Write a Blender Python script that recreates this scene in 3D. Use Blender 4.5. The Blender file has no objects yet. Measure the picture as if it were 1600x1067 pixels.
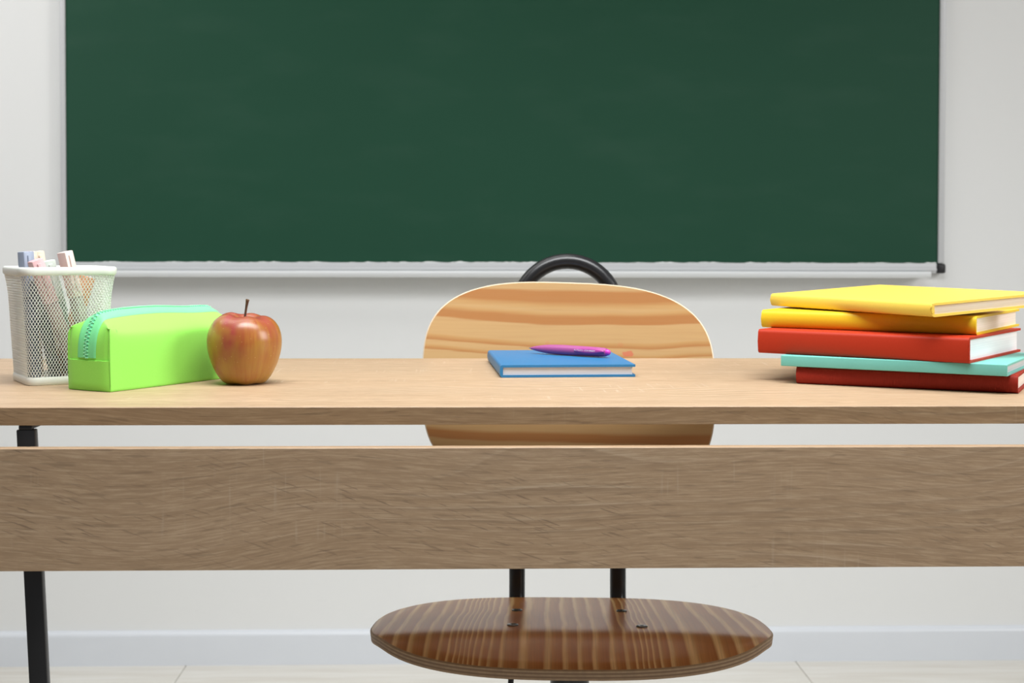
import bpy, bmesh, math, random
from mathutils import Vector, Matrix, Euler
from mathutils.bvhtree import BVHTree
random.seed(7)
S = bpy.context.scene
COL = S.collection
PI = math.pi
rad = math.radians

# ------------------------------------------------------------------ camera
cd = bpy.data.cameras.new('camera')
cam = bpy.data.objects.new('camera', cd); COL.objects.link(cam)
cd.sensor_width = 36; cd.lens = 50
cd.shift_y = -107/1600
cam.matrix_world = (Matrix.Translation((0, 0, .903)) @ Matrix.Rotation(rad(-1.7), 4, 'Z')
                    @ Matrix.Rotation(rad(90-1.34), 4, 'X') @ Matrix.Rotation(.002, 4, 'Z'))
cd.dof.use_dof = True; cd.dof.focus_distance = 1.5; cd.dof.aperture_fstop = 11
cd.clip_start = .05
S.camera = cam

# ------------------------------------------------------------------ light
w = bpy.data.worlds.new('world'); S.world = w; w.use_nodes = True
w.node_tree.nodes['Background'].inputs[0].default_value = (.97, .98, 1, 1)
w.node_tree.nodes['Background'].inputs[1].default_value = .16
def area(name, loc, target, sx, sy, power, color=(1, 1, 1)):
    l = bpy.data.lights.new(name, 'AREA'); l.shape = 'RECTANGLE'; l.size = sx; l.size_y = sy
    l.energy = power; l.color = color
    o = bpy.data.objects.new(name, l); COL.objects.link(o); o.location = loc
    o.rotation_euler = (Vector(target)-Vector(loc)).to_track_quat('-Z', 'Y').to_euler()
    return o
area('ceiling_softbox', (-.95, 2.05, 2.75), (-.95, 2.05, 0), 2.6, 1.0, 22, (1, .99, .97))
desk_light = area('desk_softbox', (0.15, 1.14, 2.05), (0.12, 1.58, .75), 1.5, .6, 16.5, (.97, .99, 1))
desk_light.data.spread = rad(110)
area('side_softbox', (2.4, .85, 1.75), (0, 1.6, .85), 1.0, 1.2, 36, (1, .99, .97))

left_light = area('left_softbox', (-2.1, .9, 2.0), (-1.25, 3.0, 1.65), .9, .9, 4.6, (1, 1, 1))
left_light.data.spread = rad(70)

S.view_settings.view_transform = 'Standard'
S.view_settings.look = 'None'
S.view_settings.gamma = 1
S.view_settings.use_curve_mapping = False
S.view_settings.exposure = 0.0

# ------------------------------------------------------------------ helpers
def setp(o, label=None, cat=None, group=None, kind=None):
    if label: o['label'] = label
    if cat: o['category'] = cat
    if group: o['group'] = group
    if kind: o['kind'] = kind
    return o

def thing(name, label, cat, loc=(0, 0, 0), rz=0, rot=None, group=None):
    o = bpy.data.objects.new(name, None); COL.objects.link(o)
    o.empty_display_size = .02
    o.location = loc
    o.rotation_euler = rot if rot else (0, 0, rz)
    return setp(o, label, cat, group)

def link(name, bm, mats, parent=None, smooth=False, sharp=35):
    me = bpy.data.meshes.new(name)
    bmesh.ops.recalc_face_normals(bm, faces=bm.faces)
    bm.to_mesh(me); bm.free()
    for m in (mats if isinstance(mats, (list, tuple)) else [mats]): me.materials.append(m)
    if smooth:
        for p in me.polygons: p.use_smooth = True
        me.set_sharp_from_angle(angle=rad(sharp))
    o = bpy.data.objects.new(name, me); COL.objects.link(o)
    if parent: o.parent = parent
    return o

def box(x0, x1, y0, y1, z0, z1, bev=0, seg=2, bm=None):
    t = bmesh.new()
    bmesh.ops.create_cube(t, size=1)
    bmesh.ops.scale(t, vec=(x1-x0, y1-y0, z1-z0), verts=t.verts)
    bmesh.ops.translate(t, vec=((x0+x1)/2, (y0+y1)/2, (z0+z1)/2), verts=t.verts)
    if bev: bmesh.ops.bevel(t, geom=t.edges[:], offset=bev, segments=seg, affect='EDGES', profile=.5)
    if bm is None: return t
    merge(bm, t); return bm

def merge(bm, t, M=None):
    if M is not None: bmesh.ops.transform(t, matrix=M, verts=t.verts)
    me = bpy.data.meshes.new('tmp'); t.to_mesh(me); t.free(); bm.from_mesh(me); bpy.data.meshes.remove(me)

def tube(path, r, seg=12, closed=False, caps=True, bm=None, square=False):
    """sweep a round section of radius r (number or list) along the path"""
    bm = bm or bmesh.new()
    P = [Vector(p) for p in path]; n = len(P)
    R = r if isinstance(r, (list, tuple)) else [r]*n
    rings = []; up = None
    for i in range(n):
        a = P[i-1] if (i > 0 or closed) else P[i]
        b = P[(i+1) % n] if (i < n-1 or closed) else P[i]
        t = (b-a).normalized()
        if up is None:
            up = t.orthogonal().normalized()
        up = (up - t*up.dot(t)).normalized(); sd = t.cross(up)
        rings.append([bm.verts.new(P[i]+(up*math.cos(2*PI*k/seg)+sd*math.sin(2*PI*k/seg))*R[i]) for k in range(seg)])
    m = n if closed else n-1
    for i in range(m):
        A, B = rings[i], rings[(i+1) % n]
        for k in range(seg):
            bm.faces.new((A[k], A[(k+1) % seg], B[(k+1) % seg], B[k]))
    if caps and not closed:
        bm.faces.new(rings[0][::-1]); bm.faces.new(rings[-1])
    return bm

def lathe(prof, seg=32, fn=None, bm=None):
    """revolve (r, z) pairs about Z; fn(angle, r, z) may return a shifted (r, z)"""
    bm = bm or bmesh.new(); rings = []
    for r, z in prof:
        ring = []
        for k in range(seg):
            a = 2*PI*k/seg
            rr, zz = fn(a, r, z) if fn else (r, z)
            ring.append(bm.verts.new((rr*math.cos(a), rr*math.sin(a), zz)))
        rings.append(ring)
    for A, B in zip(rings, rings[1:]):
        for k in range(seg):
            bm.faces.new((A[k], A[(k+1) % seg], B[(k+1) % seg], B[k]))
    bm.faces.new(rings[0][::-1]); bm.faces.new(rings[-1])
    return bm

class N:
    """tiny material builder"""
    def __init__(s, name, rough=.5, color=None, **kw):
        s.m = bpy.data.materials.new(name); s.m.use_nodes = True
        s.t = s.m.node_tree; s.b = s.t.nodes['Principled BSDF']
        s.b.inputs['Roughness'].default_value = rough
        if color: s.b.inputs['Base Color'].default_value = (*color, 1)
        for k, v in kw.items(): s.b.inputs[k.replace('_', ' ')].default_value = v
    def n(s, typ, ins=None, **attrs):
        nd = s.t.nodes.new('ShaderNode'+typ)
        for k, v in attrs.items(): setattr(nd, k, v)
        for k, v in (ins or {}).items():
            if hasattr(v, 'is_output'): s.t.links.new(v, nd.inputs[k])
            else: nd.inputs[k].default_value = v
        return nd
    def coord(s, kind='Object'): return s.n('TexCoord').outputs[kind]
    def mapv(s, v, scale=(1, 1, 1), loc=(0, 0, 0), rot=(0, 0, 0)):
        return s.n('Mapping', {'Vector': v, 'Scale': scale, 'Location': loc, 'Rotation': rot}).outputs[0]
    def noise(s, v, scale=1, detail=4, rough=.5, dist=0):
        return s.n('TexNoise', {'Vector': v, 'Scale': scale, 'Detail': detail, 'Roughness': rough, 'Distortion': dist}).outputs['Fac']
    def math(s, op, a, b=0, c=0, clamp=False):
        return s.n('Math', {0: a, 1: b, 2: c}, operation=op, use_clamp=clamp).outputs[0]
    def ramp(s, f, stops, interp='LINEAR'):
        r = s.n('ValToRGB', {'Fac': f}); e = r.color_ramp.elements; r.color_ramp.interpolation = interp
        while len(e) < len(stops): e.new(.5)
        for el, (p, c) in zip(e, stops):
            el.position = p; el.color = (*c, 1) if len(c) == 3 else c
        return r.outputs[0]
    def vramp(s, f, stops): return s.ramp(f, [(p, (v, v, v)) for p, v in stops])
    def mix(s, f, a, b, mode='MIX'):
        nd = s.n('Mix', data_type='RGBA', blend_type=mode)
        for sock, v in ((nd.inputs[0], f), (nd.inputs[6], a), (nd.inputs[7], b)):
            if hasattr(v, 'is_output'): s.t.links.new(v, sock)
            else: sock.default_value = (*v, 1) if isinstance(v, tuple) and len(v) == 3 else v
        return nd.outputs[2]
    def col(s, v): s.t.links.new(v, s.b.inputs['Base Color'])
    def rough(s, v): s.t.links.new(v, s.b.inputs['Roughness'])
    def bump(s, h, strength=.2, dist=.001):
        b = s.n('Bump', {'Height': h, 'Strength': strength, 'Distance': dist})
        s.t.links.new(b.outputs[0], s.b.inputs['Normal'])
    def sep(s, v): return s.n('SeparateXYZ', {0: v}).outputs
    def comb(s, x, y, z): return s.n('CombineXYZ', {0: x, 1: y, 2: z}).outputs[0]

def lin(r, g, b):
    f = lambda c: (c/255/12.92) if c <= 10 else ((c/255+.055)/1.055)**2.4
    return (f(r), f(g), f(b))

# ------------------------------------------------------------------ materials
def mat_wall():
    n = N('painted_wall', .7, (.80, .80, .78))
    c = n.coord(); f = n.noise(c, 1.6, 5)
    sc = n.vramp(n.noise(n.mapv(c, (9, 9, 16)), 1, 4), [(.0, 1), (.70, 1), (.78, .93)])
    base = n.mix(f, (.765, .772, .762), (.79, .797, .79))
    n.col(n.mix(1.0, base, sc, 'MULTIPLY'))
    n.bump(n.noise(c, 260, 3), .06, .001); return n.m
M_WALL = mat_wall()
def mat_floor():
    n = N('whitewashed_floorboard', .45)
    c = n.coord(); i = n.n('ObjectInfo').outputs['Random']
    v = n.mapv(c, (2.2, 26, 1)); f = n.noise(v, 1.5, 6, .6, .4)
    a = n.ramp(f, [(.3, (.60, .56, .49)), (.55, (.71, .69, .635)), (.75, (.76, .745, .71))])
    n.col(n.mix(n.math('MULTIPLY', i, .25), a, (.70, .67, .62))); n.bump(f, .1, .0008); return n.m
M_FLOOR = mat_floor()
M_SUBFLOOR = N('floor_joint', .8, (.60, .57, .51)).m
def mat_base():
    n = N('white_skirting', .35); f = n.noise(n.coord(), 14, 4)
    n.col(n.mix(f, (.67, .70, .745), (.70, .73, .77))); return n.m
M_BASE = mat_base()

def mat_oak(name, tone=1.0):
    """limed oak laminate, grain along X; plane 'z' for a board seen from the front"""
    n = N(name, .36)
    x, y, z = n.sep(n.coord())
    q = n.math('ADD', z, n.math('MULTIPLY', y, 1.0))
    warp = n.math('MULTIPLY', n.math('SUBTRACT', n.noise(n.comb(n.math('MULTIPLY', x, 2.6), n.math('MULTIPLY', q, 5), 3.1), 1, 1), .5), .055)
    qw = n.math('ADD', q, warp)
    v = lambda a, b, c: n.comb(n.math('MULTIPLY', x, a), n.math('MULTIPLY', qw, b), c)
    broad = n.noise(v(.9, 30, 0), 1, 3, .5)
    fib = n.noise(v(32, 620, 2), 1, 5, .68)
    ring = n.noise(v(1.8, 150, 5), 1, 3, .5, .2)
    pore = n.vramp(n.noise(v(26, 330, 8), 1, 2, .5), [(.0, 1), (.34, 1), (.40, 0)])
    zone = n.vramp(n.noise(n.comb(n.math('MULTIPLY', x, 3.2), n.math('MULTIPLY', q, 8), 11), 1, 2), [(.45, 0), (.6, 1)])
    xr = n.math('ADD', n.math('MULTIPLY', x, .94), n.math('MULTIPLY', q, -.33))
    qr = n.math('ADD', n.math('MULTIPLY', x, .33), n.math('MULTIPLY', q, .94))
    sl = n.vramp(n.noise(n.comb(n.math('MULTIPLY', xr, 34), n.math('MULTIPLY', qr, 520), 4), 1, 2), [(.0, 1), (.335, 1), (.375, 0)])
    slant = n.math('MULTIPLY', sl, zone)
    fl = n.vramp(n.noise(n.comb(n.math('MULTIPLY', x, 240), n.math('MULTIPLY', q, 9), 6), 1, 2), [(.60, 0), (.70, 1)])
    zone2 = n.vramp(n.noise(n.comb(n.math('MULTIPLY', x, 4), n.math('MULTIPLY', q, 11), 21), 1, 2), [(.54, 0), (.66, 1)])
    flk = n.math('MULTIPLY', n.math('MULTIPLY', fl, zone2), .45)
    col = n.ramp(n.math('ADD', n.math('MULTIPLY', broad, .45), n.math('MULTIPLY', ring, .55)),
                 [(.30, (.380, .248, .143)), (.48, (.462, .311, .185)), (.62, (.518, .358, .223))])
    col = n.mix(n.vramp(fib, [(.35, .55), (.58, 0)]), col, (.345, .225, .135))
    col = n.mix(n.vramp(fib, [(.50, 0), (.72, .55)]), col, (.66, .50, .34))
    col = n.mix(n.math('MULTIPLY', pore, .42), col, (.22, .145, .085))
    col = n.mix(n.math('MULTIPLY', slant, .65), col, (.20, .13, .08))
    # growth rings that arch across the board
    ph = n.math('FRACT', n.math('ADD', n.math('MULTIPLY', q, 62), n.math('MULTIPLY', n.noise(n.comb(n.math('MULTIPLY', x, 2.3), n.math('MULTIPLY', q, 6), 15), 1, 1), 9)))
    arch = n.vramp(ph, [(0, 0), (.06, .9), (.16, .25), (.5, 0), (1, 0)])
    dark = n.vramp(ph, [(0, .8), (.03, 0), (.6, 0), (.95, .8)])
    zone3 = n.vramp(n.noise(n.comb(n.math('MULTIPLY', x, 2.1), n.math('MULTIPLY', q, 7), 31), 1, 2), [(.44, 0), (.58, .5)])
    brk = n.vramp(fib, [(.40, .3), (.55, 1)])
    col = n.mix(n.math('MULTIPLY', n.math('MULTIPLY', arch, zone3), brk), col, (.66, .54, .40))
    col = n.mix(n.math('MULTIPLY', dark, zone3), col, (.27, .185, .115))
    col = n.mix(flk, col, (.64, .53, .41))
    if tone != 1.0: col = n.mix(1.0, col, (tone, tone*.93, tone*.80), 'MULTIPLY')
    n.col(col); n.rough(n.vramp(fib, [(.3, .56), (.7, .46)]))
    n.b.inputs['Specular IOR Level'].default_value = .62
    n.bump(n.math('SUBTRACT', fib, n.math('ADD', pore, slant)), .06, .0004)
    return n.m
M_OAK = mat_oak('limed_oak_laminate')
M_EDGE = mat_oak('oak_edge_band', .80)

def powder(name, c, r=.42):
    n = N(name, r); f = n.noise(n.coord(), 900, 2)
    n.col(n.mix(f, c, tuple(min(1, k*1.25+.002) for k in c))); n.bump(f, .05, .0003); return n.m
M_BLACK = powder('black_powder_coat', (.012, .012, .013), .36)
M_TUBE = powder('black_tube_enamel', (.010, .010, .011), .28)
M_PLASTIC = N('black_plastic', .5, (.012, .012, .014)).m

def mat_board():
    n = N('green_chalkboard', .6, Specular_IOR_Level=.2); c = n.coord()
    f = n.noise(c, 3.2, 6, .6); sm = n.vramp(n.noise(n.mapv(c, (3, 1, 9), rot=(0, .5, 0)), 1.5, 5), [(.5, 0), (.8, .02)])
    a = n.mix(f, (.0115, .060, .033), (.0128, .066, .0368))
    n.col(n.mix(sm, a, (.35, .45, .40))); n.bump(n.noise(c, 600, 2), .05, .0005); return n.m
M_BOARD = mat_board()
def mat_alu(name, c, rough=.32):
    n = N(name, rough, c, Metallic=.1); f = n.noise(n.mapv(n.coord(), (2, 300, 300)), 1, 3)
    n.col(n.mix(f, c, tuple(k*.93 for k in c))); return n.m
M_ALU = mat_alu('satin_aluminium', (.58, .59, .60), .5)
M_ALU_W = mat_alu('pale_aluminium', (.74, .76, .765), .45)
M_DUST = N('chalk_powder', .95, (.74, .76, .75)).m

def mat_back():
    n = N('pine_veneer_backrest', .36)
    x, y, z = n.sep(n.coord())
    wob = n.math('SUBTRACT', n.noise(n.comb(n.math('MULTIPLY', x, 5.5), 0.7, n.math('MULTIPLY', z, 9)), 1, 2), .5)
    v = n.math('DIVIDE', n.math('SUBTRACT', .845, z), .2415)
    v = n.math('SUBTRACT', v, n.math('MULTIPLY', x, .085))
    v = n.math('ADD', v, n.math('MULTIPLY', n.math('MULTIPLY', x, x), .85))
    v = n.math('ADD', v, n.math('MULTIPLY', wob, .06))
    fine = n.math('SUBTRACT', n.noise(n.comb(n.math('MULTIPLY', x, 9), 0, n.math('MULTIPLY', z, 300)), 1, 4), .5)
    v2 = n.math('ADD', v, n.math('MULTIPLY', fine, .016))
    L, D, Mi = (.53, .335, .15), (.42, .185, .060), (.51, .30, .118)
    c = n.ramp(v2, [(.0, L), (.035, L), (.05, D), (.10, D), (.125, Mi), (.15, L), (.165, Mi), (.185, D), (.225, D), (.232, L), (.325, L), (.332, Mi), (.355, D),
                    (.361, L), (.385, L), (.392, Mi), (.408, D), (.414, L), (.60, L), (.70, L), (.72, D), (.745, D), (.75, L), (.82, L), (.84, D), (.875, D), (.885, L), (.93, L), (.95, D), (1, D)])
    c = n.mix(n.vramp(n.math('ADD', fine, .5), [(.3, .22), (.55, 0)]), c, (.42, .22, .09))
    for (sx, sz, rx, rz, st) in ((.080, .7515, .0075, .0045, .6), (.070, .763, .004, .0025, .14), (-.028, .765, .003, .003, .14)):
        dx = n.math('DIVIDE', n.math('SUBTRACT', x, sx), rx); dz = n.math('DIVIDE', n.math('SUBTRACT', z, sz), rz)
        dd = n.math('SQRT', n.math('ADD', n.math('MULTIPLY', dx, dx), n.math('MULTIPLY', dz, dz)))
        dd = n.math('ADD', dd, n.math('MULTIPLY', n.math('SUBTRACT', n.noise(n.coord(), 160, 3), .5), 1.6))
        c = n.mix(n.vramp(dd, [(.8, st), (1.05, 0)]), c, (.62, .10, .07))
    n.col(c); n.b.inputs['Coat Weight'].default_value = .25; n.b.inputs['Coat Roughness'].default_value = .2
    return n.m
M_BACK = mat_back()
def mat_seat():
    n = N('pine_veneer_seat', .30, Specular_IOR_Level=.28)
    x, y, z = n.sep(n.coord())
    fan = n.math('MULTIPLY', x, n.math('ADD', 1, n.math('MULTIPLY', y, .25)))
    wob = n.math('SUBTRACT', n.noise(n.comb(n.math('MULTIPLY', x, 14), n.math('MULTIPLY', y, 7), 1), 1, 2), .5)
    u = n.math('DIVIDE', n.math('ADD', n.math('ADD', fan, n.math('MULTIPLY', wob, .012)), .24), .48)
    cv = n.n('FloatCurve', {'Value': u}); cu = cv.mapping.curves[0]
    pts = [(0, 0), (.12, .09), (.2, .16), (.33, .42), (.44, .49), (.55, .58), (.62, .64), (.72, .82), (.84, .89), (1, 1)]
    cu.points[0].location = pts[0]; cu.points[1].location = pts[-1]
    for p in pts[1:-1]: cu.points.new(*p)
    cv.mapping.update()
    ph = n.math('FRACT', n.math('MULTIPLY', cv.outputs[0], 33))
    fib = n.noise(n.comb(n.math('MULTIPLY', x, 420), n.math('MULTIPLY', y, 10), 0), 1, 4)
    L, D = (.84, .55, .26), (.48, .195, .065)
    c = n.ramp(ph, [(0, D), (.12, L), (.26, L), (.44, (.56, .26, .09)), (.8, D), (1, (.45, .17, .055))])
    c = n.mix(n.vramp(fib, [(.35, .3), (.6, 0)]), c, (.28, .11, .04))
    n.col(c); n.b.inputs['Coat Weight'].default_value = .06; n.b.inputs['Coat Roughness'].default_value = .14
    n.bump(fib, .06, .0003); return n.m
M_SEAT = mat_seat()
def mat_ply(name):
    n = N(name, .6); u = n.sep(n.coord('UV'))[1]
    a, b = (.42, .285, .165), (.24, .14, .075)
    st = []
    for k in range(5):
        st += [(k/5+.001, a if k % 2 == 0 else b), (k/5+.15, a if k % 2 == 0 else b)]
    f = n.noise(n.coord(), 160, 3)
    n.col(n.mix(n.vramp(f, [(.3, .35), (.65, 0)]), n.ramp(u, st), (.2, .12, .07))); return n.m
M_PLY = mat_ply('plywood_edge')
M_PLY_LIGHT = N('pale_ply_edge', .5, (.72, .58, .42)).m
M_STEEL = N('dark_steel_screw', .25, (.16, .16, .165), Metallic=.9).m

def mat_cloth(name, a, b, scale=420, rough=.62, sheen=0.0, bump=.12):
    n = N(name, rough); c = n.coord(); f = n.noise(c, scale, 3)
    n.col(n.mix(f, a, b)); n.bump(f, bump, .0006)
    n.b.inputs['Sheen Weight'].default_value = sheen; return n.m
M_CASE = mat_cloth('neon_green_neoprene', (.285, .81, .085), (.33, .87, .12), 900, .6, .15, .1)
M_ZIP = mat_cloth('mint_zip_tape', (.18, .74, .29), (.23, .80, .35), 900, .6)
M_COIL = N('deep_mint_coil', .5, (.16, .70, .38)).m
M_TEETH = N('mint_zip_coil', .35, (.34, .86, .50)).m

def mat_pages(name, a, b):
    n = N(name, .8); c = n.coord()
    f = n.noise(n.mapv(c, (3, 3, 1100)), 1, 3, .6)
    n.col(n.mix(n.vramp(f, [(.35, 0), (.65, 1)]), a, b)); n.bump(f, .25, .0004); return n.m
M_PG_WHITE = mat_pages('white_pages', (.82, .83, .86), (.93, .94, .96))
M_PG_CREAM = mat_pages('cream_pages', (.80, .73, .64), (.92, .87, .80))
M_PG_GREY = mat_pages('pale_pages', (.58, .58, .60), (.70, .70, .72))
def mat_cover(name, a, b, rough=.45, ribs=False):
    n = N(name, rough, Specular_IOR_Level=.22); c = n.coord()
    f = n.noise(c, 500, 4, .6)
    if ribs:
        x = n.sep(c)[0]; rb = n.math('SINE', n.math('MULTIPLY', x, 2*PI/.0018))
        n.bump(rb, .25, .0003)
        f = n.math('ADD', n.math('MULTIPLY', f, .7), n.math('MULTIPLY', rb, .15))
    else: n.bump(f, .1, .0004)
    n.col(n.mix(f, a, b)); return n.m
M_YEL = mat_cover('yellow_cover', (.85, .59, .085), (.90, .65, .11), .45)
M_YEL2 = mat_cover('deep_yellow_cover', (.80, .54, .020), (.86, .61, .030), .38)
M_RED = mat_cover('brick_red_cover', (.42, .029, .009), (.48, .037, .012), .5)
M_RED2 = mat_cover('dark_red_ribbed_cover', (.29, .019, .009), (.35, .025, .012), .6, True)
M_TEAL = mat_cover('turquoise_cover', (.17, .53, .46), (.20, .57, .51), .42)
M_BLUE = mat_cover('blue_linen_cover', (.026, .165, .36), (.040, .205, .42), .42)

def mat_apple():
    n = N('apple_skin', .30); c = n.coord()
    x, y, z = n.sep(c)
    ang = n.n('Math', {0: y, 1: x}, operation='ARCTAN2').outputs[0]
    big = n.noise(n.mapv(c, (26, 26, 18), loc=(3, 1, 2)), 1, 2, .5)
    st = n.noise(n.comb(n.math('MULTIPLY', n.math('COSINE', ang), 9), n.math('MULTIPLY', n.math('SINE', ang), 9), n.math('MULTIPLY', z, 22)), 1, 5, .65)
    # the blush sits high on one side of the fruit
    bl = n.math('ADD', n.math('MULTIPLY', z, 9), n.math('MULTIPLY', x, -11))
    t = n.math('ADD', n.math('ADD', n.math('MULTIPLY', big, .55), n.math('MULTIPLY', st, .42)), n.math('MULTIPLY', n.math('SUBTRACT', bl, .38), .42))
    col = n.ramp(t, [(.18, (.45, .26, .045)), (.38, (.40, .165, .032)), (.52, (.32, .085, .024)), (.66, (.33, .055, .04)), (.85, (.36, .045, .06))])
    yel = n.vramp(n.noise(n.mapv(c, (30, 30, 22), loc=(7, 2, 9)), 1, 3), [(.5, 0), (.68, .7)])
    col = n.mix(yel, col, (.38, .22, .025))
    vo = n.n('TexVoronoi', {'Vector': c, 'Scale': 190, 'Randomness': 1})
    dots = n.vramp(vo.outputs['Distance'], [(.06, .5), (.12, 0)])
    col = n.mix(dots, col, (.62, .42, .20))
    n.col(col); n.b.inputs['Coat Weight'].default_value = .25; n.b.inputs['Coat Roughness'].default_value = .25
    n.bump(n.noise(c, 90, 3), .04, .001); return n.m
M_APPLE = mat_apple()
def mat_stem():
    n = N('apple_stalk', .7); f = n.noise(n.mapv(n.coord(), (300, 300, 90)), 1, 4)
    n.col(n.ramp(f, [(.35, (.07, .03, .015)), (.65, (.24, .14, .06))])); n.bump(f, .4, .0006); return n.m
M_STEM = mat_stem()
M_CUP = N('white_enamel', .35, (.80, .82, .76)).m
M_CUPWIRE = N('white_enamel_mesh', .4, (.80, .82, .78)).m
M_PEN = N('purple_pen_barrel', .38, (.40, .085, .27)).m
M_CLIP = N('magenta_pen_clip', .28, (.44, .06, .30)).m
M_BTN = N('magenta_pen_button', .18, (.62, .05, .45)).m
M_TIP = N('pen_metal_tip', .25, (.6, .6, .62), Metallic=1).m
M_PRINT = N('pale_print', .5, (.72, .66, .76)).m

# ------------------------------------------------------------------ setting
WY = 3.024
wall = link('wall_back', box(-3.2, 3.2, WY, WY+.12, 0, 2.7), M_WALL); setp(wall, kind='structure')
floor = link('floor', box(-3.2, 3.2, -.6, WY, -.04, -.012), M_SUBFLOOR); setp(floor, kind='structure')
bd = {}
pw = .19
yy = WY; row = 0
while yy > -.5:
    xs = -3.2 + (row*.47) % 1.3 - 1.3
    while xs < 3.2:
        a, b = max(xs, -3.2), min(xs+1.3, 3.2)
        if b-a > .05:
            key = round(b-a, 3)
            if key not in bd:
                o = link('floor_board', box(-key/2+.0006, key/2-.0006, -pw/2+.0006, pw/2-.0006, -.012, 0, .0012, 1), M_FLOOR, floor)
                bd[key] = o
            else:
                o = bd[key].copy(); COL.objects.link(o)
            o.location = ((a+b)/2, yy-pw/2, 0)
        xs += 1.3
    yy -= pw; row += 1
# skirting: a board with a rounded lip
bm = bmesh.new()
prof = [(WY, 0), (WY-.013, 0), (WY-.013, .060), (WY-.0125, .064), (WY-.009, .069), (WY-.004, .0718), (WY, .0722)]
A = [bm.verts.new((-3.2, y, z)) for y, z in prof]; B = [bm.verts.new((3.2, y, z)) for y, z in prof]
for i in range(len(prof)):
    j = (i+1) % len(prof); bm.faces.new((A[i], A[j], B[j], B[i]))
bm.faces.new(A); bm.faces.new(B[::-1])
setp(link('baseboard_back', bm, M_BASE, None, True), kind='structure')

# ------------------------------------------------------------------ chalkboard
BX0, BX1, BZ0, BZ1 = -.8445, .998, .8545, 2.05
bt = thing('chalkboard', 'large green chalkboard with aluminium frame on the white wall', 'chalkboard', (0, WY, 0))
link('writing_surface', box(BX0-.004, BX1+.004, -.016, -.004, BZ0-.004, BZ1+.004), M_BOARD, bt)
link('frame_side', box(BX0-.011, BX0, -.021, -.001, BZ0, BZ1, .002), M_ALU, bt, True)
link('frame_side', box(BX1, BX1+.013, -.021, -.001, BZ0, BZ1, .002), M_ALU, bt, True)
link('frame_top', box(BX0-.011, BX1+.013, -.021, -.001, BZ1, BZ1+.02, .002), M_ALU, bt, True)
fb = box(BX0+.006, BX1-.003, -.021, -.001, BZ0-.021, BZ0, .0015)
box(BX0+.006, BX1-.003, -.0245, -.019, BZ0-.017, BZ0-.010, .0022, 2, fb)
link('frame_bottom', fb, M_ALU, bt, True)
for x0, x1 in ((BX1-.003, BX1+.016), (BX0-.014, BX0+.006)):
    link('corner_cap', box(x0, x1, -.025, -.001, BZ0-.0215, BZ0-.0005, .005, 3), M_PLASTIC, bt, True)
# chalk ledge below the frame: a shallow gutter
bm = bmesh.new()
prof = [(-.001, BZ0-.0213), (-.045, BZ0-.0213), (-.060, BZ0-.0205), (-.066, BZ0-.0165), (-.067, BZ0-.018), (-.067, BZ0-.0255), (-.064, BZ0-.0300), (-.001, BZ0-.0300)]
A = [bm.verts.new((BX0+.03, y, z)) for y, z in prof]; B = [bm.verts.new((.968, y, z)) for y, z in prof]
for i in range(len(prof)):
    j = (i+1) % len(prof); bm.faces.new((A[i], A[j], B[j], B[i]))
bm.faces.new(A); bm.faces.new(B[::-1])
link('chalk_ledge', bm, M_ALU_W, bt, True)
# ragged line of chalk powder along the lower frame
bm = bmesh.new(); prev = None; h = .001
for i in range(421):
    x = BX0 + .004 + i*(BX1-BX0-.008)/420
    h = max(.0003, h*.72 + random.random()**4*.0015)
    cur = [bm.verts.new((x, -.0205, BZ0)), bm.verts.new((x, -.0185, BZ0+h)), bm.verts.new((x, -.0160, BZ0+h*.6)), bm.verts.new((x, -.0160, BZ0))]
    if prev:
        for k in range(4): bm.faces.new((prev[k], prev[(k+1) % 4], cur[(k+1) % 4], cur[k]))
    else: bm.faces.new(cur)
    prev = cur
bm.faces.new(prev[::-1])
setp(link('chalk_powder', bm, M_DUST, bt), kind='stuff')

# ------------------------------------------------------------------ desk
DX0, DX1, DY0, DY1, DZ = -.66, .88, 1.300, 1.832, .75
dk = thing('school_desk', 'pale oak school desk with black metal legs and front panel', 'desk', (0, 0, 0))
link('edge_band', box(DX0, DX1, DY0, DY0+.0012, DZ-.0165, DZ-.0002, .0003, 1), M_EDGE, dk)
link('desktop', box(DX0, DX1, DY0+.0012, DY1, DZ-.0165, DZ, .0004, 1), M_OAK, dk)
link('front_panel', box(DX0+.03, DX1-.03, 1.285, 1.2985, .6040, .7145, .0004, 1), M_OAK, dk)
def slant_leg(x, s):
    bm = box(-.0083, .0083, 1.3010, 1.3115, .022, DZ-.0206, .0012, 2)
    for v in bm.verts: v.co.x += x + s*(.7318-v.co.z)*.044
    return bm
for x, s in ((-.4037, 1), (.632, -1)):
    link('leg', slant_leg(x, s), M_BLACK, dk, True)
    link('top_rail', box(x-.006, x+.006, 1.3010, 1.79, DZ-.0205, DZ-.0165, .0008), M_BLACK, dk, True)
    fx = x + s*.7318*.044
    link('foot', box(fx-.010, fx+.010, 1.30, 1.80, .001, .0215, .0015), M_BLACK, dk, True)

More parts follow.
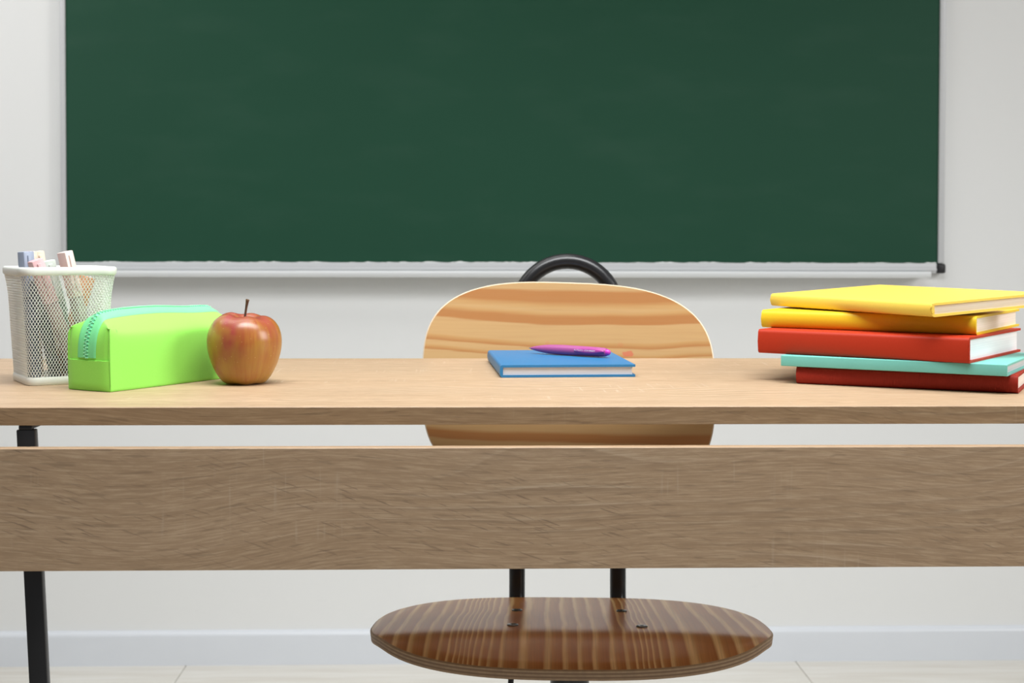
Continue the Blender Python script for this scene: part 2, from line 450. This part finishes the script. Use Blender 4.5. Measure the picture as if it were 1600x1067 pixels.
# ------------------------------------------------------------------ chair
ch = thing('school_chair', 'light pine plywood chair with black tube hoop behind the desk', 'chair', (.1238, 1.74, 0), rad(-2.8))
def plate(outline, front, back, mid, rings=9, seg=96):
    """plate bounded by outline(a)->(p,q); front/back map (p,q) to points. material 0 faces, 1 edge"""
    bm = bmesh.new(); uv = bm.loops.layers.uv.new('UVMap')
    def sheet(fn, inset=0.0):
        c = bm.verts.new(fn(*outline(None)))
        R = []
        for r in range(1, rings+1):
            t = (r/rings)**.8 * (1-inset)
            ring = []
            for k in range(seg):
                p, q = outline(2*PI*k/seg); p0, q0 = outline(None)
                ring.append(bm.verts.new(fn(p0+(p-p0)*t, q0+(q-q0)*t)))
            R.append(ring)
        for k in range(seg): bm.faces.new((c, R[0][k], R[0][(k+1) % seg]))
        for A, B in zip(R, R[1:]):
            for k in range(seg): bm.faces.new((A[k], B[k], B[(k+1) % seg], A[(k+1) % seg]))
        return R[-1]
    F, K = sheet(front, .008), sheet(back)
    Mr = [bm.verts.new(mid(*outline(2*PI*k/seg))) for k in range(seg)]
    for k in range(seg):
        f = bm.faces.new((F[k], Mr[k], Mr[(k+1) % seg], F[(k+1) % seg])); f.material_index = 1
        for lp in f.loops: lp[uv].uv = (k/seg, .05)
    F = Mr
    for k in range(seg):
        f = bm.faces.new((F[k], K[k], K[(k+1) % seg], F[(k+1) % seg])); f.material_index = 1
        for lp, (a, b) in zip(f.loops, ((k, 0), (k, 1), (k+1, 1), (k+1, 0))): lp[uv].uv = (a/seg, b)
    return bm
def sup(a, n):
    c, s = math.cos(a), math.sin(a)
    return (math.copysign(abs(c)**(2/n), c), math.copysign(abs(s)**(2/n), s))
# seat
def so(a):
    if a is None: return (0, -.024)
    c, s = sup(a, 2.75); return (.240*c*(1-.015*s), -.024+.166*s)
def sz(p, q):
    z = .4517-.098*(q+.11)
    d = -(q+.118)
    z -= .41*(math.sqrt(d*d+.012**2)+d-.0)/2
    return z - .008*(abs(p)/.236)**4
seat = link('seat', plate(so, lambda p, q: (p, q, sz(p, q)), lambda p, q: (p*.995, q*.995, sz(p, q)-.0118), lambda p, q: (p, q, sz(p, q)-.0012)), [M_SEAT, M_PLY], ch, True)
for bx, by in ((-.0655, .030), (.0655, .030), (-.069, -.075), (.083, -.078)):
    bm = lathe([(.0001, 0), (.0068, 0), (.0068, .0011), (.0058, .0016), (.0026, .0016), (.0020, .0006), (.0001, .0006)], 20)
    o = link('screw', bm, M_STEEL, ch, True); o.location = (bx, by, sz(bx, by)); o.rotation_euler = (-rad(5.6), 0, 0)
# backrest
def ty(z): return .152+(z-.46)*.16
def bo(a):
    if a is None: return (0, .722)
    c, s = sup(a, 3.0 if math.sin(a) > 0 else 3.6)
    return (.1935*c, .722+(.1235 if s > 0 else .142)*s)
def bxy(p, q, t):
    z = q - .030*p
    return (p, ty(z)-.0440-.45*p*p+t, z)
link('backrest', plate(bo, lambda p, q: bxy(p, q, 0), lambda p, q: bxy(p, q, .009), lambda p, q: bxy(p, q, .0013)), [M_BACK, M_PLY_LIGHT], ch, True)
# one bent tube: from under the seat, up the back, over in a hoop and down again
pth = []
hx = .0675
half = [(hx*.9, -.04, .392), (hx, .03, .388), (hx, .097, .388)]
for k in range(1, 9):
    a = PI/2*k/8; half.append((hx, .097+.055*math.sin(a), .388+.055*(1-math.cos(a))))
for z in (.46, .55, .65, .75): half.append((hx, ty(z), z))
zc = .8060
half.append((hx, ty(zc), zc))
arc = []
for k in range(1, 24):
    a = PI*k/24; z = zc+hx*math.sin(a); arc.append((hx*math.cos(a), ty(z), z))
pth = half + arc + [(-x, y, z) for x, y, z in half[::-1]]
link('frame_tube', tube(pth, .0107, 20), M_TUBE, ch, True, 60)
for s in (-1, 1):
    for z in (.66, .79):
        bm = lathe([(.0001, 0), (.005, .0), (.0055, .0012), (.004, .002), (.0001, .002)], 16)
        o = link('rear_screw', bm, M_STEEL, ch, True); o.location = (s*hx, ty(z)+.0107, z); o.rotation_euler = (-PI/2, 0, 0)
for s in (-1, 1):
    for z in (.66, .79):
        bm = lathe([(.0001, 0), (.0065, 0), (.0065, .026), (.0001, .026)], 14)
        o = link('spacer', bm, M_PLASTIC, ch, True); o.location = (s*hx, ty(z)-.0085, z); o.rotation_euler = (PI/2, 0, 0)
# column chair base, below the seat
link('seat_bracket', lathe([(.0001, .428), (.052, .427), (.058, .422), (.054, .410), (.040, .392), (.030, .378), (.0001, .376)], 32), M_PLASTIC, ch, True)
o = ch.children[-1]; o.location = (0, -.05, -.004)
link('lift_column', lathe([(.0001, .08), (.030, .08), (.030, .24), (.024, .242), (.024, .374), (.0001, .376)], 24), M_TUBE, ch, True)
ch.children[-1].location = (0, -.05, -.002)
link('height_lever', tube([(-.02, -.05, .402), (-.05, -.07, .402), (-.066, -.085, .400), (-.0705, -.09, .392), (-.0715, -.092, .37), (-.0715, -.092, .33)], .0035, 10), M_BLACK, ch, True, 60)
for k in range(5):
    a = 2*PI*k/5+.3
    p = lambda r, z: (r*math.cos(a), -.05+r*math.sin(a), z)
    link('base_arm', tube([p(.02, .10), p(.10, .095), p(.20, .080), p(.265, .066)], [.020, .018, .014, .012], 14), M_PLASTIC, ch, True, 60)
    bm = tube([p(.262, .060), p(.262, .008)], [.010, .010], 14)
    merge(bm, lathe([(.0001, .0005), (.017, .0005), (.020, .005), (.014, .016), (.0001, .018)], 20, None), Matrix.Translation(p(.262, 0)))
    link('glide', bm, M_PLASTIC, ch, True)

# ------------------------------------------------------------------ books
def book(name, label, loc, rot, L, W, T, cover, pages, board=.0024, rs=.004, bulge=.001, group=None, over=.003, groove=0, fray=0):
    t = thing(name, label, 'book', loc, rot=rot, group=group)
    pr = [(W, 0)]
    if groove: pr += [(.013, 0), (.0095, groove), (.006, 0)]
    pr += [(rs, 0)]
    for k in range(1, 5):
        a = PI/2*k/4; pr.append((rs-rs*math.sin(a), rs-rs*math.cos(a)))
    pr.append((-bulge, T/2))
    for k in range(0, 5):
        a = PI/2*k/4; pr.append((rs-rs*math.cos(a), T-rs+rs*math.sin(a)))
    if groove: pr += [(.006, T), (.0095, T-groove), (.013, T)]
    pr += [(W, T), (W, T-board), (board+.0006, T-board), (board+.0006, board), (W, board)]
    bm = bmesh.new()
    nx = 15; rings = []
    for i in range(nx):
        x = L*i/(nx-1)
        rings.append([bm.verts.new((x+((random.random()-.6)*fray if i == nx-1 and y < .006 else 0), y, z)) for y, z in pr])
    m = len(pr)
    for A, B in zip(rings, rings[1:]):
        for i in range(m):
            j = (i+1) % m; bm.faces.new((A[i], A[j], B[j], B[i]))
    bm.faces.new(rings[0]); bm.faces.new(rings[-1][::-1])
    link('cover', bm, cover, t, True, 40)
    if fray:      # loose threads of torn cloth round the spine end
        bm = bmesh.new()
        for k in range(26):
            u = random.random(); z0 = board*.4+(T-board*.8)*u
            y0 = random.choice((-bulge*.6, 0, .001)) if .1 < u < .9 else random.random()*.010
            a = Vector((L-.0008, y0, z0)); d = Vector((.6+random.random(), -.4+random.random()*.8, random.random()-.5)).normalized()
            n = .0008+random.random()*.0016*fray/.003
            tube([a, a+d*n*.5, a+d*n+Vector((0, 0, (random.random()-.5)*.0006))], [.00035, .0003, .0001], 4, bm=bm)
        setp(link('frayed_edge', bm, cover, t), kind='stuff')
    # page block with a hollowed fore edge
    bm = bmesh.new()
    y0, y1 = board+.0008, W-over-.001
    sec = [(y0, board), (y1, board)] + [(y1-.0009*math.sin(PI*k/6), board+(T-2*board)*k/6) for k in range(1, 6)] + [(y1, T-board), (y0, T-board)]
    A = [bm.verts.new((over, y, z)) for y, z in sec]; B = [bm.verts.new((L-over, y, z)) for y, z in sec]
    for i in range(len(sec)):
        j = (i+1) % len(sec); bm.faces.new((A[i], A[j], B[j], B[i]))
    bm.faces.new(A); bm.faces.new(B[::-1])
    link('page_block', bm, pages, t, True)
    return t
T1, T2, T3, T4, T5 = .0185, .0115, .0260, .0195, .0140
z1 = DZ; z2 = z1+T1; z3 = z2+T2; z4 = z3+T3; z5 = z4+T4
STK = 'stacked books on the right'
book('book', 'dark red ribbed hardcover book at the bottom of the stack', (.3480, 1.5040, z1+.0002), (0, 0, rad(-27.2)), .2240, .170, T1, M_RED2, M_PG_CREAM, rs=.005, bulge=.0015, group=STK)
book('book', 'thin turquoise book between the two red books', (.3327, 1.5090, z2+.0002), (0, 0, rad(-30.9)), .2320, .170, T2, M_TEAL, M_PG_GREY, board=.002, rs=.0008, bulge=.0002, group=STK)
book('book', 'thick brick red hardcover book in the middle of the stack', (.3140, 1.5390, z3+.0002), (0, 0, rad(-36.2)), .2285, .190, T3, M_RED, M_PG_WHITE, rs=.004, bulge=.001, group=STK, fray=.0014)
book('book', 'deep yellow book lying second from the top, under the paler one', (.3236, 1.5690, z4+.0002), (0, 0, rad(-34.0)), .2340, .190, T4, M_YEL2, M_PG_CREAM, rs=.0055, bulge=.0012, group=STK)
book('book', 'bright yellow book with frayed spine ends on top of the stack', (.3452, 1.6206, .8278), (rad(2.6), rad(.4), rad(-60.5)), .2400, .173, T5, M_YEL, M_PG_CREAM, rs=.0035, bulge=.0012, group=STK, fray=.0030)

book('notebook', 'blue linen hardcover notebook under the purple pen', (.0226, 1.7870, DZ+.0002), (0, 0, rad(-87)), .2135, .1515, .0137, M_BLUE, M_PG_GREY, over=.0018, board=.0026, rs=.0028, bulge=.0006)

# ------------------------------------------------------------------ pen
pv0, pv1 = Vector((.0725, 1.7400, 0)), Vector((.1655, 1.6690, 0))
pl = (pv1-pv0).length
pen = thing('ballpoint_pen', 'purple retractable ballpoint pen lying on the blue notebook', 'pen', (pv0.x, pv0.y, DZ+.0139+.0064), math.atan2(pv1.y-pv0.y, pv1.x-pv0.x))
PM = Matrix.Rotation(PI/2, 4, 'Y')
def penpart(name, prof, mat, seg=28, ysc=1):
    bm = lathe([(r, z*pl) for r, z in prof], seg)
    bmesh.ops.transform(bm, matrix=PM, verts=bm.verts)
    return link(name, bm, mat, pen, True, 50)
penpart('barrel', [(.0011, .025), (.0019, .05), (.0031, .10), (.0044, .17), (.0054, .25), (.0059, .34), (.0061, .45), (.0060, .60), (.0058, .75), (.0056, .86), (.0052, .93), (.0046, .955), (.0034, .96)], M_PEN)
penpart('tip', [(.0001, 0), (.0005, .004), (.0009, .026), (.0009, .03)], M_TIP, 14)
penpart('button', [(.0036, .955), (.0038, .962), (.0036, .975), (.0032, .985), (.0024, .995), (.0001, 1.0)], M_BTN, 24)
# clip: a leaf shaped plate on the side that faces the viewer, tipped down
bm = bmesh.new(); G = []
cx0, cx1 = .60, .955
for i in range(17):
    u = i/16; x = (cx0+(cx1-cx0)*u)*pl
    hw = .0037*(math.sin(PI*min(1, (u*.93+.035)))**.45)*(1 if u < .7 else 1-.30*((u-.7)/.3))
    row = []
    for k in range(9):
        v = -1+k/4
        row.append(bm.verts.new((x, v*hw, .0064+.0016*(1-v*v)**.5*(1 if 0 < i < 16 else .2))))
    G.append(row)
for A, B in zip(G, G[1:]):
    for k in range(8): bm.faces.new((A[k], A[k+1], B[k+1], B[k]))
lo = [[bm.verts.new((v.co.x, v.co.y*.9, .0048)) for v in (r[0], r[-1])] for r in G]
for i in range(16):
    bm.faces.new((G[i][0], G[i+1][0], lo[i+1][0], lo[i][0])); bm.faces.new((G[i+1][-1], G[i][-1], lo[i][1], lo[i+1][1]))
bm.faces.new([v for v in G[0]]+[lo[0][1], lo[0][0]]); bm.faces.new([v for v in G[-1]][::-1]+[lo[-1][0], lo[-1][1]])
CR = Matrix.Rotation(rad(78), 4, 'X')
bmesh.ops.transform(bm, matrix=CR, verts=bm.verts)
clip = link('clip', bm, M_CLIP, pen, True, 50)
# printed lettering on the clip
cu = bpy.data.curves.new('print', 'FONT'); cu.body = 'XL/TRUCK \u2022 EUROBREEX'; cu.size = .0027; cu.extrude = .00004
cu.align_x = 'CENTER'; cu.align_y = 'CENTER'
to = bpy.data.objects.new('print', cu); COL.objects.link(to)
bpy.context.view_layer.update()
me = bpy.data.meshes.new_from_object(to.evaluated_get(bpy.context.evaluated_depsgraph_get()))
bpy.data.objects.remove(to)
bm = bmesh.new(); bm.from_mesh(me); bpy.data.meshes.remove(me)
wid = max(v.co.x for v in bm.verts)-min(v.co.x for v in bm.verts)
bmesh.ops.scale(bm, vec=(.0300/wid, 1, 1), verts=bm.verts)
bmesh.ops.translate(bm, vec=(.735*pl, -.0003, .00806), verts=bm.verts)
bmesh.ops.transform(bm, matrix=CR, verts=bm.verts)
link('lettering', bm, M_PRINT, pen)

# ------------------------------------------------------------------ apple
ap = thing('apple', 'ripe red and golden apple with long stalk beside the pencil case', 'apple', (-.2385, 1.512, DZ), rad(2))
pts = [(.0008, .0062), (.006, .0042), (.011, .0012), (.0155, 0), (.0195, .0008), (.0245, .0045), (.0300, .0125), (.0350, .0235), (.0382, .0345), (.0393, .0435), (.0388, .0515), (.0365, .0595),
       (.0325, .0660), (.0270, .0705), (.0210, .0725), (.0155, .0722), (.0110, .0702), (.0070, .0668), (.0038, .0635), (.0015, .0615), (.0004, .061)]
def smoothprof(P, k=3):
    out = []
    for i in range(len(P)-1):
        p0, p1, p2, p3 = P[max(i-1, 0)], P[i], P[i+1], P[min(i+2, len(P)-1)]
        for j in range(k):
            t = j/k
            out.append(tuple(.5*((2*p1[d])+(-p0[d]+p2[d])*t+(2*p0[d]-5*p1[d]+4*p2[d]-p3[d])*t*t+(-p0[d]+3*p1[d]-3*p2[d]+p3[d])*t**3) for d in (0, 1)))
    return out+[P[-1]]
def afn(a, r, z):
    k = z/.072
    lob = 1+.014*math.cos(5*a+.6)*max(0, 1-k*.9)+.012*math.cos(2*a+2.2)*k
    zz = z + (.0016*math.cos(a-2.6)+.0009*math.cos(5*a))*max(0, k-.6)/.4*min(1, r/.012) + (max(0, .012-z)/.012)*.0006*(1-math.cos(5*a+.6))*(1 if r > .012 else 0)
    return max(r, .0002)*lob, zz
link('fruit', lathe(smoothprof(pts), 64, afn), M_APPLE, ap, True, 80)
sp = [(0, 0, .0600), (.0002, 0, .066), (.0010, .0003, .074), (.0022, .0004, .082), (.0030, .0002, .0868), (.0034, 0, .0888), (.0036, 0, .0895)]
link('stalk', tube(sp, [.0014, .0013, .0012, .0013, .0017, .0021, .0016], 10), M_STEM, ap, True, 60)

# ------------------------------------------------------------------ pencil case
pc = thing('pencil_case', 'neon green neoprene pencil case with mint zip beside the apple', 'pencil case', (-.3340, 1.5215, DZ), rad(58))
LX, WY2 = .0945, .0300
bm = bmesh.new()
xs = [-1, -.86, -.5, 0, .5, .86, 1]; ys = [-1, -.45, 0, .45, 1]; zs = [0, .34, .72, 1]
grid = {}
for i, a in enumerate(xs):
    for j, b in enumerate(ys):
        for k, c in enumerate(zs):
            if 0 < i < len(xs)-1 and 0 < j < 4 and 0 < k < 3: continue
            x, y, z = a*LX, b*WY2, c*.076
            ain = 1-abs(a)**2
            edge = abs(b) == 1; end = abs(a) == 1
            if edge: y *= 1+.10*ain*(1 if 0 < k < 3 else .35)
            if end and 0 < j < 4: x *= 1.02 if k < 3 else .90
            if k == 3:
                if edge: z = .0585 + .002*ain; y *= .94 if not end else .97
                elif b == 0: z = .0825 + .0022*math.cos(a*4.2+.8)
                else: z = .0745 + .0022*math.cos(a*4.2+.8)
                if end: z = .0655 if edge else (.0745 if b == 0 else .0705)
            if k == 0 and 0 < j < 4: z = 0.0
            if k == 0 and end: x *= .985
            grid[i, j, k] = bm.verts.new((x, y, z))
def q(*ks): return bm.faces.new([grid[k] for k in ks])
nx, ny, nz = len(xs), 5, 4
for i in range(nx-1):
    for j in range(ny-1):
        q((i, j, 0), (i, j+1, 0), (i+1, j+1, 0), (i+1, j, 0)); q((i, j, 3), (i+1, j, 3), (i+1, j+1, 3), (i, j+1, 3))
    for k in range(nz-1):
        q((i, 0, k), (i+1, 0, k), (i+1, 0, k+1), (i, 0, k+1)); q((i, 4, k), (i, 4, k+1), (i+1, 4, k+1), (i+1, 4, k))
for j in range(ny-1):
    for k in range(nz-1):
        q((0, j, k), (0, j, k+1), (0, j+1, k+1), (0, j+1, k)); q((nx-1, j, k), (nx-1, j+1, k), (nx-1, j+1, k+1), (nx-1, j, k+1))
cl = bm.edges.layers.float.new('crease_edge')
inv = {v: k for k, v in grid.items()}
for e in bm.edges:
    (i, j, k), (i2, j2, k2) = inv[e.verts[0]], inv[e.verts[1]]
    if i == i2 and i in (0, nx-1) and j == j2 and j in (0, 4): e[cl] = .92          # upright end seams
    elif k == k2 == 0 and j == j2 and j in (0, 4): e[cl] = .75                        # bottom long edges
    elif k == k2 == 0 and i == i2 and i in (0, nx-1): e[cl] = .6
    elif k == k2 == 3 and i == i2 and i in (0, nx-1) and (j in (0, 4) or j2 in (0, 4)): e[cl] = .35
body = link('body', bm, M_CASE, pc, True, 180)
sm = body.modifiers.new('smooth', 'SUBSURF'); sm.levels = 4; sm.render_levels = 4
bpy.context.view_layer.update()
dg = bpy.context.evaluated_depsgraph_get()
me = bpy.data.meshes.new_from_object(body.evaluated_get(dg))
body.modifiers.clear(); old = body.data; body.data = me; bpy.data.meshes.remove(old); me.name = 'body'
zmin = min(v.co.z for v in me.vertices)
for v in me.vertices: v.co.z = (v.co.z-zmin)
# soft creases drawn into the upright end seams
for v in me.vertices:
    x, y, z = v.co
    dx, dy = LX-abs(x), WY2-abs(y)
    if abs(x) > LX*.88 and z < .063:
        g = math.exp(-((abs(y)-WY2*.90)/.0022)**2)*.0018*min(1, z/.006)
        v.co.x -= math.copysign(g, x)
tree = BVHTree.FromPolygons([v.co.copy() for v in me.vertices], [p.vertices[:] for p in me.polygons])
def hit(o, d):
    r = tree.ray_cast(Vector(o), Vector(d).normalized())
    return (r[0], r[1]) if r[0] else (None, None)
def skin(o, d, lift):
    p, nn = hit(o, d)
    if nn.dot(Vector(d)) < 0: nn = -nn
    return p+nn*lift, nn
# zip path: up one end, along the top, down the other end
def zip_dirs(m=160):
    out = []
    zt = .0335
    lx = LX-.045
    for i in range(m+1):
        u = i/m
        # origins travel along the spine, directions turn from -x to +z to +x
        s = u*2-1
        if s < -.62: a = (s+1)/.38; out.append(((-lx, zt), (-math.cos(a*PI/2), math.sin(a*PI/2)*1.0)))
        elif s > .62: a = (1-s)/.38; out.append(((lx, zt), (math.cos(a*PI/2), math.sin(a*PI/2)*1.0)))
        else: out.append(((s/.62*lx, zt), (0, 1)))
    return out
ZD = zip_dirs()
def strip(y0, y1, ncol, lift, dirs=ZD):
    b2 = bmesh.new(); rows = []
    for (ox, oz), (dx, dz) in dirs:
        row = []
        for k in range(ncol):
            y = y0+(y1-y0)*k/(ncol-1)
            l = lift*(1 if 0 < k < ncol-1 else .1)
            p, nn = skin((ox, y, oz), (dx, 0, dz), l); row.append(b2.verts.new(p))
        rows.append(row)
    for A, B in zip(rows, rows[1:]):
        for k in range(ncol-1): b2.faces.new((A[k], A[k+1], B[k+1], B[k]))
    return b2
for s in (-1, 1):
    link('zip_tape', strip(s*.0128, s*.0002, 8, .0010), M_ZIP, pc, True, 70)
link('zip_coil', strip(-.0037, .0037, 5, .0015), M_COIL, pc, True, 70)
b2 = bmesh.new()
D2 = zip_dirs(230)
for idx, ((ox, oz), (dx, dz)) in enumerate(D2):
    for s in (-1, 1):
        if (idx % 2 == 0) == (s > 0): continue
        p, nn = skin((ox, s*.0013, oz), (dx, 0, dz), .0013)
        t = nn.cross(Vector((0, 1, 0))).normalized()
        bx = box(-.00045, .00045, -.0019, .0019, -.0007, .0009, .0003, 1)
        Mx = Matrix((t, Vector((0, 1, 0)), nn)).transposed().to_4x4(); Mx.translation = p
        merge(b2, bx, Mx)
setp(link('zip_teeth', b2, M_TEETH, pc), kind='stuff')
# tab of cloth that closes the lower half of each end
for s in (-1, 1):
    b2 = bmesh.new(); rows = []
    for i in range(9):
        z = .0015+(.0310-.0015)*i/8; row = []
        for k in range(13):
            y = (-1+k/6)*WY2*.955
            edge = k in (0, 12) or i == 0
            p, nn = skin((s*(LX-.03), y, z), (s, 0, 0), .0002 if edge else .0013); row.append(b2.verts.new(p))
        rows.append(row)
    back = []
    for v in rows[-1]: back.append(b2.verts.new(v.co-Vector((s*.0016, 0, -.0002))))
    rows.append(back)
    for A, B in zip(rows, rows[1:]):
        for k in range(12): b2.faces.new((A[k], A[k+1], B[k+1], B[k]))
    link('end_tab', b2, M_CASE, pc, True, 50)

# ------------------------------------------------------------------ pen cup
CUP = Vector((-.4410, 1.5420, DZ)); cup_rz = math.atan2(.485, .875)
cup = thing('pencil_holder', 'white square wire mesh pencil holder behind the green case', 'pencil holder', CUP, cup_rz)
def rsq(u, h, r):
    """point at fraction u round a square of half width h with corner radius r"""
    st = 2*(h-r); ar = PI/2*r; tot = 4*(st+ar); d = (u % 1)*tot
    for s in range(4):
        c, sn = [(1, 0), (0, 1), (-1, 0), (0, -1)][s]
        rot = lambda x, y: (x*c-y*sn, x*sn+y*c)
        if d <= st: return rot(-(h-r)+d, -h)
        d -= st
        if d <= ar:
            a = d/r; return rot(h-r+r*math.sin(a), -h+r-r*math.cos(a))
        d -= ar
    return (-(h-r), -h)
def half(t):      # half width of the wall at height fraction t
    return .0408+.0064*t+.0022*max(0, (t-.72)/.28)**2
def rad_c(t): return .008+.005*t
def ringloop(h0, r0, sec, seg=88):
    """closed rounded-square ring; sec = list of (outward offset, z)"""
    b2 = bmesh.new(); R = []
    for k in range(seg):
        R.append([b2.verts.new((*rsq(k/seg, h0+o, r0+o), z)) for o, z in sec])
    for k in range(seg):
        A, B = R[k], R[(k+1) % seg]
        for i in range(len(sec)):
            j = (i+1) % len(sec); b2.faces.new((A[i], A[j], B[j], B[i]))
    return b2
CH = .1235
link('rim', ringloop(.0488, .0125, [(-.0012, CH-.0080), (.0016, CH-.0084), (.0024, CH-.0070), (.0026, CH-.0022), (.0016, CH-.0004), (0, CH), (-.0016, CH-.0006), (-.0022, CH-.0024)]), M_CUP, cup, True, 60)
b2 = ringloop(.0405, .008, [(-.0016, .0085), (.0010, .0085), (.0016, .0070), (.0016, .0018), (.0008, .0002), (-.0016, .0002)])
merge(b2, box(-.0392, .0392, -.0392, .0392, .0015, .0030))
link('base', b2, M_CUP, cup, True, 60)
b2 = bmesh.new()
z0, z1c = .0075, CH-.0075
NS, ROWS = 104, 20
def cp(u, t, o=0):
    h = half(t)+o; x, y = rsq(u, h, rad_c(t)); return Vector((x, y, z0+(z1c-z0)*t))
def wire(P, wd=.00025):
    prev = None
    for i, p in enumerate(P):
        c = Vector((p.x, p.y, 0)).normalized(); a = P[max(i-1, 0)]; b = P[min(i+1, len(P)-1)]
        t = (b-a).normalized(); sd = t.cross(c).normalized()
        cur = [b2.verts.new(p+sd*wd+c*.0003), b2.verts.new(p+sd*wd-c*.0003), b2.verts.new(p-sd*wd-c*.0003), b2.verts.new(p-sd*wd+c*.0003)]
        if prev:
            for k in range(4): b2.faces.new((prev[k], prev[(k+1) % 4], cur[(k+1) % 4], cur[k]))
        prev = cur
for k in range(NS):
    for s in (1, -1):
        P = []
        for i in range(ROWS*2+1):
            t = i/(ROWS*2)
            P.append(cp(k/NS + s*t*ROWS/NS, t))
        wire(P)
setp(link('mesh_wall', b2, M_CUPWIRE, cup), kind='stuff')

# ------------------------------------------------------------------ markers in the cup
e1 = Vector((.875, .485, 0)); e2 = Vector((-.485, .875, 0))
def marker(label, top, bot, col, capcol, wd=.0115, twist=0, bar=None):
    """top, bot = (along the cup front, towards the cup back, height above the desk)"""
    P = CUP + e1*top[0]+e2*top[1]+Vector((0, 0, top[2])); Q = CUP + e1*bot[0]+e2*bot[1]+Vector((0, 0, bot[2]))
    ax = (P-Q); Ln = ax.length; ax.normalize()
    xx = (e1 - ax*e1.dot(ax)).normalized(); yy2 = ax.cross(xx)
    R = Matrix((xx, yy2, ax)).transposed() @ Matrix.Rotation(twist, 3, 'Z')
    t = thing('marker', label, 'marker', Q, rot=R.to_euler(), group='pastel markers in the pencil holder')
    h = wd/2; cap = Ln*.36
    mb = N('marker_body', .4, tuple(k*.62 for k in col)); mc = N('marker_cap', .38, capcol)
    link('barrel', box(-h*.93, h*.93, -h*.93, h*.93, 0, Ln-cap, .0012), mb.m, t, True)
    link('cap', box(-h, h, -h, h, Ln-cap+.0004, Ln, .0011), mc.m, t, True)
    link('clip', box(-h*.35, h*.35, -h-.0016, -h+.0004, Ln-cap+.006, Ln-.004, .0006), mc.m, t, True)
    return t
marker('slate blue marker leaning at the left corner of the holder', (-.0370, -.010, .1395), (-.0290, -.010, .0050), (.22, .27, .36), (.34, .39, .50), .0125, .35)
marker('bright pink marker peeping out behind the slate blue one', (-.0230, .027, .1395), (-.022, .030, .0050), (.60, .28, .34), (.82, .42, .46), .0095)
marker('peach marker with square end behind the pink front one', (-.0290, .004, .1395), (-.020, .012, .0050), (.70, .48, .38), (.86, .66, .54), .0095, .5)
marker('dusty pink marker lying diagonally at the front of the mesh', (-.0330, -.0355, .1310), (.0130, -.0300, .0050), (.66, .46, .42), (.74, .46, .47), .0130, .2)
marker('beige marker standing at the back between peach and mint', (-.0170, .026, .1395), (.004, .031, .0050), (.70, .55, .42), (.80, .64, .50), .0110, .2)
marker('mint green marker barely above the rim', (-.0150, -.013, .1300), (.0120, -.012, .0050), (.40, .52, .42), (.70, .78, .72), .0125, .1)
marker('pale pink marker rising highest on the right of the rim', (-.0020, -.033, .1395), (.0300, -.0290, .0050), (.70, .62, .54), (.84, .66, .60), .0120, .55)
marker('orange brown marker leaning towards the right corner below the rim', (.0290, -.004, .1120), (-.0010, .006, .0050), (.56, .28, .14), (.62, .30, .15), .0125, .6)
marker('pale grey marker at the back right below the rim', (.0350, .026, .1120), (.020, .030, .0050), (.58, .58, .62), (.70, .70, .74), .0125, .3)
marker('charcoal grey marker inside the holder, seen only through the mesh', (-.0300, -.024, .1100), (-.0080, -.016, .0050), (.10, .12, .14), (.14, .16, .18), .0110, .2)
marker('grey green marker inside the holder, seen through the mesh beside the mint one', (-.0060, .006, .1120), (.0200, .004, .0050), (.26, .34, .30), (.22, .30, .25), .0115, .1)
